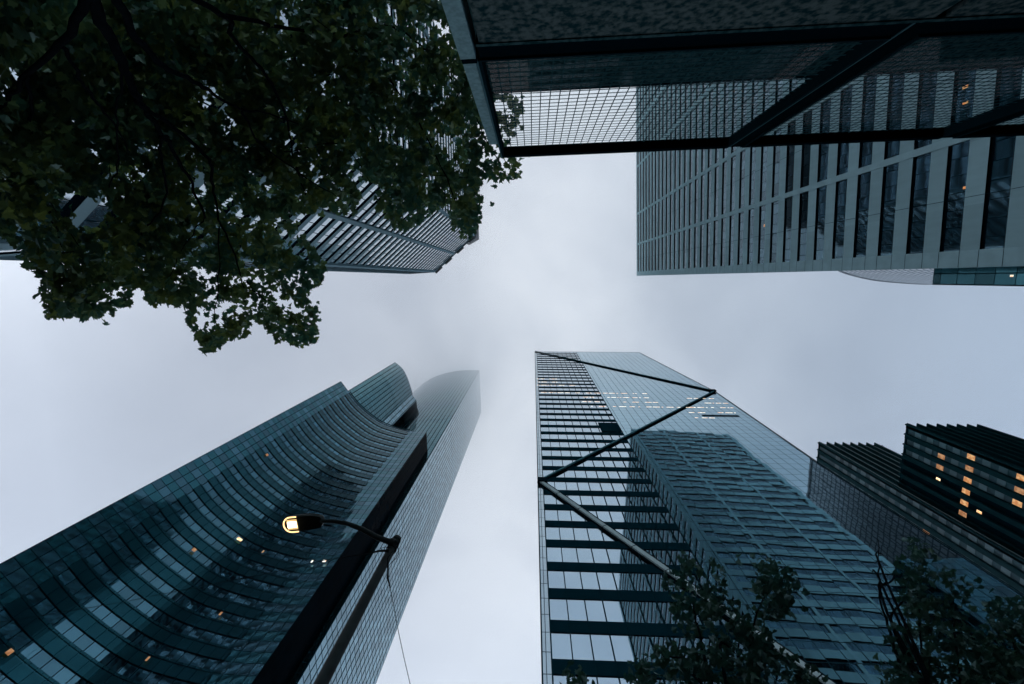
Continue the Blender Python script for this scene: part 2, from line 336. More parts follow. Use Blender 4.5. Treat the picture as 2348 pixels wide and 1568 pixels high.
    for (x, h) in ((1.2, 69), (52.2, 130)):
        m = MB(); m.box((x+(.5 if x < 9 else -.5), BY-.4, Z(h)), (1.6, .5, 1.3)); m.build('brace_node', bd, T)
    m = MB(); m.beam((50.4, BY-.1, Z(77)), (50.6, BY-.1, Z(40)), .1, .1, (0, 1, 0)); m.beam((52.5, BY-.1, Z(130)), (50.4, BY-.1, Z(77)), .1, .1, (0, 1, 0)); m.beam((46.8, BY-.1, Z(200)), (52.5, BY-.1, Z(130)), .08, .08, (0, 1, 0)); m.build('edge_trim', DARKT, T)
    m = MB(); m.box((44.6, BY-.05, Z(106.6)), (8.5, .08, .9)); m.build('spandrel', dk, T)
    # strips of office ceiling lights seen through the glass
    rr = random.Random(3)
    rows = [(146.0, 1.4, 9), (141.5, 1.6, 8), (137.2, 1.4, 12), (128.2, 2.4, 19), (123.6, 14, 17), (119, 13.2, 18), (114.6, 15, 19), (128.2, 20, 32), (123.6, 20.5, 33), (119, 24, 35), (114.6, 20.5, 42), (110.2, 38, 42), (123.6, 42, 49.5), (119, 45, 51), (110.4, 45, 50.5), (114.8, 39.8, 51), (106, 38, 42)]
    n = 0
    for h, xa, xb in rows:
        x = xa
        while x < xb-.5 and n < 95:
            w = rr.choice((.35, .7, 1.3, 1.7)); m = MB(); m.box((x+w/2, BY-.02, Z(h-1.2)), (w, .05, .21)); m.build('office_light', LITC, T); n += 1
            x += w+rr.choice((.35, .5, .9, 1.6))
    m = MB(); m.box((23.9, BY+2, Z(200.3)), (45.8, 4, .6)); m.build('roof_coping', DARKT, T)
braced_tower()
# ================================================================ CURVED DARK GLASS SKYSCRAPER (lower left)
def curved_tower():
    Z = lambda h: h+EYE
    T = empty('curved_skyscraper', 'very tall dark glass skyscraper with curved faces, its top lost in cloud', 'building', (-50, 62, 0))
    face = glassm('dark_curtain_wall', (.035, .15, .18), .92, 1.5, 1.6, 1.95, .20, .12, (.001, .012, .018), tilt=.004, wave=.03, rough=.06, var=.1)
    side = glassm('dark_curtain_wall_side', (.20, .34, .40), .92, 1.5, 1.63, 1.95, .26, .16, (.001, .018, .026), tilt=.012, wave=.04, rough=.06, var=.18)  # paler copy of the glass, this side's sky sheen put into the colour
    lowm = glassm('low_curtain_wall', (.068, .165, .21), .92, 1.5, 1.6, 1.85, .11, .10, (.001, .010, .015), tilt=.005, wave=.02, rough=.04, var=.2, v0=Z(56.1)-3.7*15, alt=(.03, .12, .145))
    dkm = glassm('shaded_curtain_wall', (.0005, .004, .007), .0, 1.02, 1.6, 1.95, .06, .06, (.002, .010, .014), tilt=.005, wave=.05, rough=.15, var=.2)  # near-black copy of the glass, shade put into the colour
    sp = glassm('teal_spandrel', (.008, .062, .080), .9, 1.5, 1.6, 30, .05, 0, (.001, .010, .015), tilt=.003, wave=.02, rough=.2, var=.12)
    # top shaft
    arc = curve([(-34, 58.4), (-40.5, 58.3), (-47.77, 58.84), (-55, 60.2), (-62, 62.4), (-70, 66.8), (-78, 73.56)], 1.6)
    m = MB(); u = 0
    for a, b in zip(arc[:-1], arc[1:]): u = m.wall(a, b, 0, Z(285), u)
    m.build('curved_face', face, T, smooth=False)
    m = MB(); m.wall((-34, 58.4), (-33.1, 86.1), 0, Z(285), 0); m.build('side_face', side, T)
    m = MB(); m.wall((-33.1, 86.1), (-60, 105), 0, Z(285), 0); m.wall((-60, 105), (-78, 73.56), 0, Z(285), 0)
    m.face([(*p, Z(285)) for p in arc+[(-60, 105), (-33.1, 86.1)]]); m.build('back_face', face, T)
    # middle shaft
    arc = curve([(-64.04, 38.7), (-61.7, 40.6), (-59.93, 42.76), (-57.95, 47.44), (-56.3, 53.4)], 1.2)
    m = MB(); u = 0
    for a, b in zip(arc[:-1], arc[1:]): u = m.wall(a, b, 0, Z(206), u)
    m.build('curved_face', face, T)
    m = MB(); m.wall((-56.3, 53.4), (-54.0, 56.3), 0, Z(204), 0); m.build('return_face', side, T)
    m = MB(); m.wall((-54.0, 56.3), (-53.6, 62), 0, Z(204), 0); m.wall((-64.04, 38.7), (-76, 64), 0, Z(206), 0)
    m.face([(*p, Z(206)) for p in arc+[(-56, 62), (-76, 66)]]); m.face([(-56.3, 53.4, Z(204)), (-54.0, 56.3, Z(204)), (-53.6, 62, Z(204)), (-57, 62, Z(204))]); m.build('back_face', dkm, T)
    # low shaft with the concave, banded face
    H = 145
    pts = [(-63.5, 33.8), (-61.3, 36.9), (-58.2, 41.3), (-53.9, 45.3), (-49.9, 48.0), (-45.2, 49.6), (-40.1, 50.7), (-35.3, 50.8)]
    arc = curve(pts, .8); L_ = [0]
    for a, b in zip(arc[:-1], arc[1:]): L_.append(L_[-1]+math.hypot(b[0]-a[0], b[1]-a[1]))
    m = MB(); u = 0
    for a, b in zip(arc[:-1], arc[1:]): u = m.wall(a, b, 0, Z(H), u)
    m.build('concave_face', lowm, T)
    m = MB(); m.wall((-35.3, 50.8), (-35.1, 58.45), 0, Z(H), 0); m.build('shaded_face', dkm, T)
    m = MB(); m.wall((-63.5, 33.8), (-80, 60), 0, Z(H), 0); m.wall((-80, 60), (-78, 73.56), 0, Z(H), 0)
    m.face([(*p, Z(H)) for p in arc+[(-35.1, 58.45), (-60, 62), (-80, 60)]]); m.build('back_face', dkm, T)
    tot = L_[-1]; i0 = next(i for i, x in enumerate(L_) if x > 4.5); i1 = next(i for i, x in enumerate(L_) if x > tot-6.4)
    seg = arc[i0:i1+1]
    nr = []
    for i, p in enumerate(seg):
        a, b = Vector(seg[max(0, i-1)]), Vector(seg[min(len(seg)-1, i+1)]); d = (b-a).normalized(); nn = Vector((d.y, -d.x))
        if nn.dot(Vector(p)) > 0: nn = -nn
        nr.append(nn)
    off = lambda d: [(p[0]+n.x*d, p[1]+n.y*d) for p, n in zip(seg, nr)]
    o1, o2 = off(.16), off(-.05)
    for k in range(36):
        z0 = Z(56.1)+3.7*(23-k); z1 = z0+1.6; m = MB(); u = 0
        for a, b in zip(o1[:-1], o1[1:]): u = m.wall(a, b, z0, z1, u)
        m.strip(o1, o2, z0); m.strip(o1, o2, z1); m.wall(o1[0], o2[0], z0, z1); m.wall(o1[-1], o2[-1], z0, z1)
        s = off(.10); s2 = off(-.05)
        for a, b in zip(s[:-1], s[1:]): m.wall(a, b, z1+.2, z1+.52)
        m.strip(s, s2, z1+.2); m.build('spandrel', sp, T)
    m = MB(); c = off(.3)
    for a, b in zip(c[:-1], c[1:]): m.wall(a, b, Z(H)-.3, Z(H)+.4)
    m.build('roof_coping', DARKT, T)
    # rooms with a light on
    for px, py, w, lm in ((607, 1043, .5, LITW), (541, 1237, .9, LITB), (438, 1262, .6, LITD), (600, 1269, .2, LITW), (502, 1412, .3, LITD), (334, 1516, .25, LITD),
                          (713, 1292, .3, LITC), (740, 1291, .6, LITC), (937, 952, .5, LITW), (925, 934, .3, LITW), (12, 1496, .5, LITD)):
        az = np.array(at(px, py, 1)[:2]); best = None
        for a, b in zip(arc[:-1], arc[1:]):
            A = np.array([[az[0], a[0]-b[0]], [az[1], a[1]-b[1]]]); s, t = np.linalg.solve(A, np.array(a))
            if 0 <= t <= 1 and s > 0: best = (s, a, b, t)
        if not best: continue
        s, a, b, t = best; n = Vector((b[1]-a[1], a[0]-b[0])).normalized(); p = Vector(lerp(a, b, t))
        if n.dot(p) > 0: n = -n
        d = Vector((b[0]-a[0], b[1]-a[1])).normalized(); p += n*.45
        if s > H: continue
        m = MB(); m.wall(tuple(p), tuple(p+d*w), Z(s)-.3, Z(s)+.35); m.build('lit_window', lm, T)
curved_tower()
# ================================================================ STRIPED OCTAGONAL TOWER (upper left)
def striped_tower():
    Z = lambda h: h+EYE; H = Z(190); F = 3.95
    T = empty('striped_tower', 'grey banded office tower with chamfered corner, half hidden behind the maple', 'building', (-60, -30, 0))
    K0, K1, K2, K3 = (-51.9, -2.0), (-40.66, -2.7), (-24.07, -17.37), (-24.6, -62)
    poly = [K0, K1, K2, K3, (-40, -77), (-75, -77), (-92, -60), (-92, -18)]
    inner = offset(poly, -.9)
    al = plain('aluminium_band', (.22, .33, .37), .6, noise=.1, scale=.5)
    gl = glassm('banded_glass', (.58, .66, .72), .95, 1.5, 1.8, 50, .14, 0, (.002, .015, .022), tilt=.02, wave=.05, rough=.05, var=.08)
    gcore = MB(); gcore.prism(offset(poly, -.95), 0, H-2); gcore.build('core', BLACK, T)
    m_s = plain('soffit_shade', (.010, .016, .020), .8)  # underside shade of the ledges put into the colour
    k = 0
    while True:
        z0 = H-3.2-k*F
        if z0 < 4: break
        s = MB(); s.prism(poly, z0, z0+1.35, caps=False); s.ring(poly, inner, z0+1.35)
        o = s.build('spandrel', al, T)
        s = MB(); s.ring(poly, offset(poly, -.93), z0+.01); s.build('soffit', m_s, o)
        w = MB(); w.prism(offset(poly, -.08), z0-(F-1.35)-.0, z0-.95, caps=False); w.build('window_band', gl, T)
        w = MB(); w.prism(offset(poly, -.07), z0-.95, z0+.05, caps=False); w.build('shade_band', BLACK, o)  # black band painted in for the shade under each ledge
        k += 1
    outp = offset(poly, .12)
    def pier(c, w, rz):
        m = MB(); m.box((c[0], c[1], H/2-1), (w, .5, H-2), rz); m.build('pier', al, T)
    a12 = math.atan2(K2[1]-K1[1], K2[0]-K1[0])
    pier(K1, .9, a12/2); pier(K2, .9, (a12-math.pi/2)/2); pier(lerp(K1, K2, .5), .8, a12)
    pier(lerp(K0, K1, .02), .7, 0)
    for t in (.28, .56, .84): pier(lerp(K2, K3, t), .8, math.pi/2)
    par = MB(); pp = offset(poly, .25); par.prism(pp, H-1.9, H); par.build('parapet', DARKT, T)
    cr_ = MB(); c = [at(1098, 549, 212)[:2], at(1086, 556, 212)[:2], at(1075, 562, 212)[:2], (-45, -24), (-60, -50), (-30, -66), at(1090, 300, 212)[:2]]
    cr_.prism(c, H, Z(212)); cr_.build('crown', plain('dark_crown', (.02, .03, .036), .6, noise=.3, scale=.2), T)
    st = MB()
    for t in (.07, .32, .62, .93):
        q = lerp(K1, K2, t); st.box((q[0]-.35, q[1]-.35, H+.3), (3.6, 2.4, 1.2), a12)
    st.build('roof_steps', DARKT, T)
    for px, py, w, h in ((196, 175, 1.2, 1.0), (246, 101, .5, .6), (470, 99, .5, .5), (112, 310, .5, .5), (70, 388, .5, .4), (6, 464, 1.4, .7)):
        d = np.array(at(px, py, 1)[:2]); n = Vector((K2[1]-K1[1], K1[0]-K2[0])).normalized()
        if n.dot(Vector(K1)) > 0: n = -n
        s = (n.dot(Vector(K1))+.3)/(n.x*d[0]+n.y*d[1])
        e_ = Vector((K2[0]-K1[0], K2[1]-K1[1])).normalized(); p = Vector((d[0]*s, d[1]*s))
        m = MB(); m.wall(tuple(p), tuple(p+e_*w), Z(s), Z(s)+h); m.build('lit_window', LITW, T)
striped_tower()
# ================================================================ RIBBED BROWN-GREY TOWERS (right edge)
def ribbed_block(name, label, x0, x1, y0, y1, h, strips, zc, fl, nf, lits, sm):
    Z = lambda q: q+EYE
    T = empty(name, label, 'building', ((x0+x1)/2, (y0+y1)/2, 0), 'ribbed towers at the right edge')
    st, st2, gl, teal_, dark = sm
    m = MB(); m.prism([(x0+.55, y0+.5), (x1, y0+.5), (x1, y1), (x0+.55, y1)], 0, Z(h)-.4); m.build('core', dark, T)
    B = 2.45; n = int(round((x1-x0)/B))
    for i in range(n):                                    # sawtooth ribs along the street face
        xa = x0+(x1-x0)*i/n; xb = x0+(x1-x0)*(i+1)/n
        m = MB(); m.prism([(xa+.1, y0-.55), (xb-.1, y0+.35), (xb, y0+.6), (xa, y0+.6), (xa, y0-.40)], 0, Z(h)); o = m.build('rib', st, T)
        if h > 120: m = MB(); m.box((xa+.06, y0-.57, Z(h)/2), (.14, .10, Z(h)-.2)); m.build('rib_edge', st2, o)
    edges = [y0-.35]
    for yc, kind in strips: edges += [yc-.62, yc+.62]
    edges.append(y1)
    for a, b in zip(edges[0::2], edges[1::2]):            # stone piers, one lip standing a little proud
        if b-a < .1: continue
        m = MB(); m.prism([(x0, a), (x0-.30, a+.12), (x0-.30, a+.36), (x0, a+.46), (x0, b), (x0+.7, b), (x0+.7, a)], 0, Z(h)+.1); m.build('pier', st, T)
    for si, (yc, kind) in enumerate(strips):
        m = MB(); m.wall((x0+.16, yc-.62), (x0+.16, yc+.62), 0, Z(h)-.5, 0); m.build('window_strip', teal_ if kind else dark, T)
        for k in range(nf):
            z = Z(zc-fl*k); s_ = lits.get((si, k)); hh = fl*.255
            if not kind and not s_: continue
            w = 1.14 if not s_ else 1.0
            if s_ == 3: w, hh = .5, .5
            m = MB(); m.box((x0+.13, yc+(0 if s_ != 3 else .25), z), (.06, w, hh*2)); m.build('lit_window' if s_ else 'window', {1: LITW, 2: LITD, 3: LITB}[s_] if s_ else gl, T)
    m = MB(); m.prism([(x0+.02, y0+.3), (x1+.1, y0+.3), (x1+.1, y1), (x0+.02, y1)], Z(h)-.5, Z(h)+.05); m.build('roof_coping', DARKT, T)
def ribbed():
    dark = plain('ribbed_dark_wall', (.002, .012, .018), .7)
    gl = plain('pale_blind_glass', (.10, .21, .235), .3, spec=.4, noise=.35, scale=.12); te = plain('teal_infill', (.012, .085, .105), .4, spec=.3, noise=.35, scale=.3)
    sm = (plain('ribbed_stone', (.010, .044, .052), .75, noise=.2, scale=.4), plain('ribbed_edge', (.20, .27, .28), .7), gl, te, dark)
    ribbed_block('ribbed_tower', 'lower ribbed dark tower at the right edge with several windows glowing orange', 90.0, 108.5, 35.0, 50.6, 110,
                 [(36.4, 1), (38.9, 1), (41.4, 1), (43.9, 0), (46.4, 0), (48.8, 0)], 106.6, 3.25, 13, {(0, 4): 1, (1, 2): 2, (1, 4): 2, (2, 2): 2, (2, 4): 1, (3, 2): 3, (3, 4): 1, (4, 4): 1, (4, 5): 3, (5, 4): 2, (0, 7): 1, (1, 7): 2, (2, 7): 1}, sm)
    sm = (plain('ribbed_stone_light', (.026, .070, .080), .75, noise=.2, scale=.4),)+sm[1:]
    ribbed_block('ribbed_tower', 'taller ribbed dark tower between the glass tower and the lit lower one', 89.0, 108, 50.8, 62.5, 140,
                 [(52.05, 1), (54.6, 1), (57.1, 1), (59.6, 1)], 131.0, 3.43, 19, {(2, 9): 2, (2, 11): 3}, sm)
ribbed()
# ================================================================ TEAL BLOCK AND LATTICE TOWER (behind the concrete tower)
def teal():
    Z = lambda q: q+EYE
    T = empty('teal_office_block', 'teal glass office block showing below the right end of the concrete tower', 'building', (95, -15, 0))
    gl = glassm('teal_glass', (.045, .15, .18), .9, 1.5, 2.2, 3.7, .16, .14, (.01, .03, .036), tilt=.015, wave=.05, rough=.08, var=.35)
    m = MB(); x0 = 83.6
    m.prism([(x0, 1.36), (x0-.1, -30), (125, -30), (125, 2.1)], 0, Z(100)); m.build('curtain_wall', gl, T)
    f = MB()
    for i in range(9): f.box((x0-.12, 1.2-i*3.7, Z(50)), (.25, .18, 100))
    f.build('fins', DARKT, T)
    m = MB(); m.wall((x0-.06, -.6), (x0-.06, -.25), Z(84), Z(84.6)); m.build('lit_window', LITC, T)
    m = MB(); m.prism([(x0+.3, .9), (x0+.2, -29.5), (124.5, -29.5), (124.5, 1.6)], Z(99.9), Z(100.5)); m.build('roof_coping', DARKT, T)
    T = empty('lattice_tower', 'pale curved tower with fine lattice face, peeping from behind the concrete tower', 'building', (150, -20, 0))
    gl = glassm('lattice_face', (.46, .50, .54), .3, 1.5, 1.5, 2.4, .35, .5, (.13, .17, .20), tilt=.01, wave=0, rough=.3, var=.1, lrough=.7)
    arc = curve([(112, -6), (116.1, -2.62), (126.8, .33), (138.1, 1.63), (150.5, 2.12), (165, .5)], 2)
    m = MB(); m.prism(arc+[(165, -45), (112, -45)], 0, Z(180)); m.build('lattice_wall', gl, T)
    m = MB(); m.prism(offset(arc+[(165, -45), (112, -45)], .2), Z(179.2), Z(180.4)); m.build('roof_coping', plain('pale_coping', (.4, .43, .46)), T)
teal()
# ================================================================ GRANITE BUILDING WITH METAL SCREENS (top)
def granite_building():
    Z = lambda q: q+EYE
    T = empty('granite_building', 'dark granite street front with glazed metal grille screens, overhead at the top', 'building', (5, -3.5, 0))
    gran = plain('polished_granite', (.078, .112, .115), .5, col2=(.008, .030, .037), scale=12, detail=9)
    gran_shade = plain('granite_occluded', (.035, .08, .09), .5, col2=(.005, .028, .033), scale=12, detail=8)  # darker copy of the granite, occlusion put into the colour
    pale = plain('pale_stone_post', (.19, .33, .37), .7, noise=.25, scale=14, detail=8)
    blk = plain('black_fascia', (.001, .006, .010), .6, spec=0)
    rail = plain('bright_rail', (.06, .14, .17), .45); grm = plain('grille_metal', (.02, .07, .085), .5)
    yo = lambda x: -2.757-.0292*(x+.74)                    # the street front, very slightly turned
    rz = math.atan(-.0292)
    def slab(x0, x1, yfront, yback, z0, z1):
        m = MB(); m.prism([(x0, yo(x0)+yfront), (x1, yo(x1)+yfront), (x1, yo(x1)+yback), (x0, yo(x0)+yback)], z0, z1); return m
    slab(-.66, 4.50, -.0, -.6, 0, Z(5.80)).build('granite_wall', gran, T)
    slab(4.62, 30, .0, -.6, 0, Z(5.80)).build('granite_wall', gran, T)
    slab(4.50, 4.62, -.06, -.6, 0, Z(5.8)).build('wall_joint', blk, T)
    slab(-.70, 30, -.03, -.66, Z(5.87), Z(6.235)).build('fascia', blk, T)
    slab(-.70, 30, .012, -.02, Z(5.81), Z(5.87)).build('ledge', gran_shade, T)
    slab(-.93, -.735, .03, -.24, 0, Z(6.12)).build('post', pale, T, bevel=.01)
    slab(-.93, -.76, .0, -.24, Z(6.22), Z(9.91)).build('post', pale, T, bevel=.01)
    slab(-.92, -.73, .04, -.2, Z(6.12), Z(6.22)).build('bracket', blk, T)
    slab(-.96, 30, -.93, -1.5, Z(5.9), Z(9.62)).build('upper_wall', gran_shade, T)
    slab(-.975, 30, -.90, -1.55, Z(9.62), Z(9.68)).build('wall_coping', DARKT, T)
    slab(.30, 30, -1.5, -9, 0, Z(9.5)).build('building_body', gran_shade, T)
    gls, t, b = newmat('clear_glass'); t.nodes.remove(b)
    o_ = t.nodes['Material Output']; tr = t.nodes.new('ShaderNodeBsdfTransparent'); tr.inputs[0].default_value = (.95, .98, .98, 1)
    go = t.nodes.new('ShaderNodeBsdfGlossy'); go.inputs['Roughness'].default_value = .02; ms = t.nodes.new('ShaderNodeMixShader'); fr = t.nodes.new('ShaderNodeFresnel'); fr.inputs[0].default_value = 1.3
    t.links.new(M1(t, 'MULTIPLY', fr.outputs[0], .04), ms.inputs[0]); t.links.new(tr.outputs[0], ms.inputs[1]); t.links.new(go.outputs[0], ms.inputs[2]); t.links.new(ms.outputs[0], o_.inputs[0])
    frm = plain('screen_frame_metal', (.004, .016, .022), .5)
    slab(-.752, -.728, .008, -.2, Z(6.24), Z(11.0)).build('jamb', rail, T)
    zb, zt = Z(6.24), Z(11.0)
    panels = [(-.725, 4.36), (4.68, 8.92), (9.22, 13.4), (13.7, 18)]
    for pi, (a, b_) in enumerate(panels):
        P = MB().build('screen', rail, T) if False else None
        fr_ = MB(); fr_.v = []
        for (x0, x1, z0, z1, yf, yb) in ((a, a+.045, zb, zt, .0, -.20), (b_-.05, b_, zb, zt, .0, -.20), (a+.045, b_-.05, zt-.05, zt, .0, -.20), (a+.045, b_-.05, zb, zb+.04, .0, -.12)):
            fr_.prism([(x0, yo(x0)+yf), (x1, yo(x1)+yf), (x1, yo(x1)+yb), (x0, yo(x0)+yb)], z0, z1)
        so = fr_.build('screen_frame', frm, T)
        gm = MB(); n = int((b_-a-.1)/.152)
        for i in range(1, n):
            x = a+.05+i*(b_-a-.1)/n; gm.prism([(x-.008, yo(x)-.170), (x+.008, yo(x)-.170), (x+.008, yo(x)-.175), (x-.008, yo(x)-.175)], zb+.04, zt-.05)
        nz = 31
        for i in range(1, nz):
            z = zb+i*(zt-zb)/nz
            gm.prism([(a+.05, yo(a)-.160), (b_-.05, yo(b_)-.160), (b_-.05, yo(b_)-.164), (a+.05, yo(a)-.164)], z-.0125, z+.0125)
        gm.build('grille', grm, so)
        g2 = MB(); g2.face([(a+.05, yo(a)-.193, zb+.04), (b_-.05, yo(b_)-.193, zb+.04), (b_-.05, yo(b_)-.193, zt-.05), (a+.05, yo(a)-.193, zt-.05)]); g2.build('pane', gls, so)
        tr_ = MB(); tr_.prism([(a+.05, yo(a)-.01), (b_-.05, yo(b_)-.01), (b_-.05, yo(b_)-.2), (a+.05, yo(a)-.2)], zt-.17, zt-.053); tr_.build('top_rail', blk, so)
    finm = plain('fin_metal', (.0008, .006, .009), .6)
    for x in (4.36, 8.92, 13.4):
        slab(x+.02, x+.30, -.02, -.23, Z(5.81), zt-.02).build('fin', finm, T)
        m = MB(); y = yo(x)-.035; m.prism([(x+.02, y+.02), (x+.04, y+.02), (x+.04, y), (x+.02, y)], Z(5.83), zt-.03); m.build('fin_trim', rail, T)
granite_building()
# ================================================================ STREET LAMP AND WIRES
def lamp():
    px, py = -2.47, 4.74; Z = lambda q: q+EYE
    T = empty('street_lamp', 'street lamp with a curved arm and its warm light switched on', 'street lamp', (px, py, 0))
    pm = plain('lamp_paint', (.012, .022, .024), .6, noise=.45, scale=7, spec=.06); hm = plain('lamp_head_paint', (.02, .03, .03), .5, spec=.1)
    m = MB(); m.tube([(px, py, .13), (px, py, .4), (px, py, 2), (px, py, Z(7.62))], [.15, .11, .098, .072], 20); m.build('pole', pm, T, smooth=True)
    m = MB(); m.tube([(px, py, Z(7.60)), (px, py, Z(7.68))], [.085, .078], 20); m.build('pole_cap', pm, T)
    m = MB(); m.box((px, py, .18), (.45, .45, .1)); m.build('base', pm, T, bevel=.02)
    arm = [at(895, 1243, 7.42), at(865, 1232, 7.50), at(830, 1213, 7.62), at(795, 1200, 7.74), at(765, 1195, 7.8), at(735, 1195, 7.82)]
    q = [Vector(p) for p in arm]; pts = []
    for i in range(len(q)-1):
        for k in range(4): pts.append(q[i].lerp(q[i+1], k/4))
    pts.append(q[-1]); m = MB(); m.tube(pts, [.052-.022*i/(len(pts)-1) for i in range(len(pts))], 14); m.build('arm', pm, T, smooth=True)
    m = MB(); m.tube([at(903, 1246, 7.41), at(893, 1242, 7.42)], [.075, .07], 14); m.tube([(px, py, Z(7.33)), (px, py, Z(7.38))], [.092, .092], 18); m.tube([(px, py, Z(7.47)), (px, py, Z(7.52))], [.090, .090], 18); m.build('clamp', pm, T)
    # head: a flat teardrop housing, light opening below
    e0 = Vector(at(738, 1196, 7.86)); e1 = Vector(at(649, 1204, 7.86)); ax = (e1-e0); Ln = ax.length; ax.normalize(); sd_ = Vector((-ax.y, ax.x, 0)).normalized()
    prof = [(0, .05), (.04, .10), (.12, .125), (.30, .145), (.52, .152), (.72, .150), (.86, .125), (.95, .08), (1, .0)]
    ol = [(t*Ln, w) for t, w in prof] + [(t*Ln, -w) for t, w in reversed(prof[:-1])]
    m = MB(); lev = [(0, .97), (.03, 1.0), (.09, .96), (.13, .72)]
    rings = [[e0+ax*(a if s > .9 else a*.96+.01)+sd_*(w*s)+Vector((0, 0, dz)) for a, w in ol] for dz, s in lev]
    for r0, r1 in zip(rings[:-1], rings[1:]):
        for i in range(len(ol)):
            j = (i+1) % len(ol); m.face([r0[i], r0[j], r1[j], r1[i]])
    m.face(rings[0]); m.face(rings[-1][::-1]); m.build('housing', hm, T, smooth=False)
    c = e0+ax*(Ln*.76); lensm = lit('lamp_lens', (1, .62, .28), 1.1)
    # rim of the opening, given a glow of its own
    m = MB(); rim = []
    for k in range(0, 25):
        a = -math.pi/2+math.pi*k/24; rim.append(c+ax*(.02+.145*math.cos(a)*1.0)+sd_*(.148*math.sin(a))+Vector((0, 0, -.012)))
    rim = [c-ax*.10+sd_*-.148+Vector((0, 0, -.012))]+rim+[c-ax*.10+sd_*.148+Vector((0, 0, -.012))]
    m.tube(rim, .0115, 8); m.build('lens_rim', lit('lamp_rim', (1, .60, .25), 2.6), T, smooth=True)
    def plate(x0, x1, w, dz, name, mat):
        m = MB(); m.face([c+ax*x0+sd_*w+Vector((0, 0, dz)), c+ax*x1+sd_*w+Vector((0, 0, dz)), c+ax*x1-sd_*w+Vector((0, 0, dz)), c+ax*x0-sd_*w+Vector((0, 0, dz))]); return m.build(name, mat, T)
    plate(-.10, .10, .10, -.006, 'lens', lit('lens_amber', (1, .55, .20), 1.0))
    lo = plate(-.085, .085, .058, -.014, 'light_panel', lit('led_panel', (1, .80, .52), 14))
    for k in range(9):
        for s in (-1, 1):
            m = MB(); m.box(tuple(c+ax*(-.08+.02*k)+sd_*(s*.072)+Vector((0, 0, -.012))), (.011, .014, .006)); m.build('bulb', lit('bulb', (1, .62, .3), 2.5) if False else LITW, lo)
lamp()
def wires():
    wm = plain('wire_rubber', (.010, .013, .015), .5)
    m = MB(); p = [at(891, 1262, 6.95), at(868, 1263, 6.98), at(845, 1269, 7.0), at(754, 1282, 7.0), at(709, 1292, 7.0), at(602, 1317, 7.0), at(500, 1336, 7.0), at(280, 1381, 7.0), at(0, 1426, 7.0), at(-500, 1510, 7.1)]
    m.tube(p, [.020, .018, .010]+[.0055]*7, 6); tag(m.build('overhead_wire', wm), 'thin black wire running left from the lamp pole across the dark skyscraper', 'wire')
    m = MB(); p = [at(901, 1262, 7.0), at(888, 1280, 6.9), at(889, 1300, 6.8), at(889, 1325, 6.65), at(895, 1352, 6.6), at(901, 1383, 6.55), at(914, 1452, 6.5), at(926, 1508, 6.5), at(940, 1568, 6.5), at(965, 1680, 6.5)]
    m.tube(p, [.007, .012, .014, .017, .006]+[.0055]*5, 6); tag(m.build('overhead_wire', wm), 'thin black wire hanging from the lamp pole down to the bottom edge', 'wire')
    m = MB(); c = [at(x, y, 7.0) for x, y in ((905, 1247), (912, 1256), (914, 1268), (908, 1280), (898, 1288), (892, 1296))]
    m.tube(c, .006, 6); m.tube([at(x, y, 7.05) for x, y in ((896, 1256), (884, 1254), (872, 1257), (880, 1264), (893, 1268))], .006, 6)
    tag(m.build('wire_loop', wm), 'small loop of spare wire beside the top of the lamp pole', 'wire')
wires()
# ================================================================ TREES
def leafmat(name, c1, c2, trans=.35):
    m, t, b = newmat(name); lk = t.links.new; t.nodes.remove(b); o_ = t.nodes['Material Output']
    at_ = t.nodes.new('ShaderNodeAttribute'); at_.attribute_name = 'tone'; col = mixc(t, at_.outputs['Fac'], c1, c2)
    d = t.nodes.new('ShaderNodeBsdfDiffuse'); tr = t.nodes.new('ShaderNodeBsdfTranslucent'); ms = t.nodes.new('ShaderNodeMixShader'); ms.inputs[0].default_value = trans
    gl_ = t.nodes.new('ShaderNodeBsdfGlossy'); gl_.inputs['Roughness'].default_value = .45; m2 = t.nodes.new('ShaderNodeMixShader'); m2.inputs[0].default_value = .05
    gl_.inputs['Color'].default_value = (.5, .7, .75, 1)
    lk(col, d.inputs[0]); lk(col, tr.inputs[0]); lk(d.outputs[0], ms.inputs[1]); lk(tr.outputs[0], ms.inputs[2]); lk(ms.outputs[0], m2.inputs[1]); lk(gl_.outputs[0], m2.inputs[2]); lk(m2.outputs[0], o_.inputs[0])
    return m
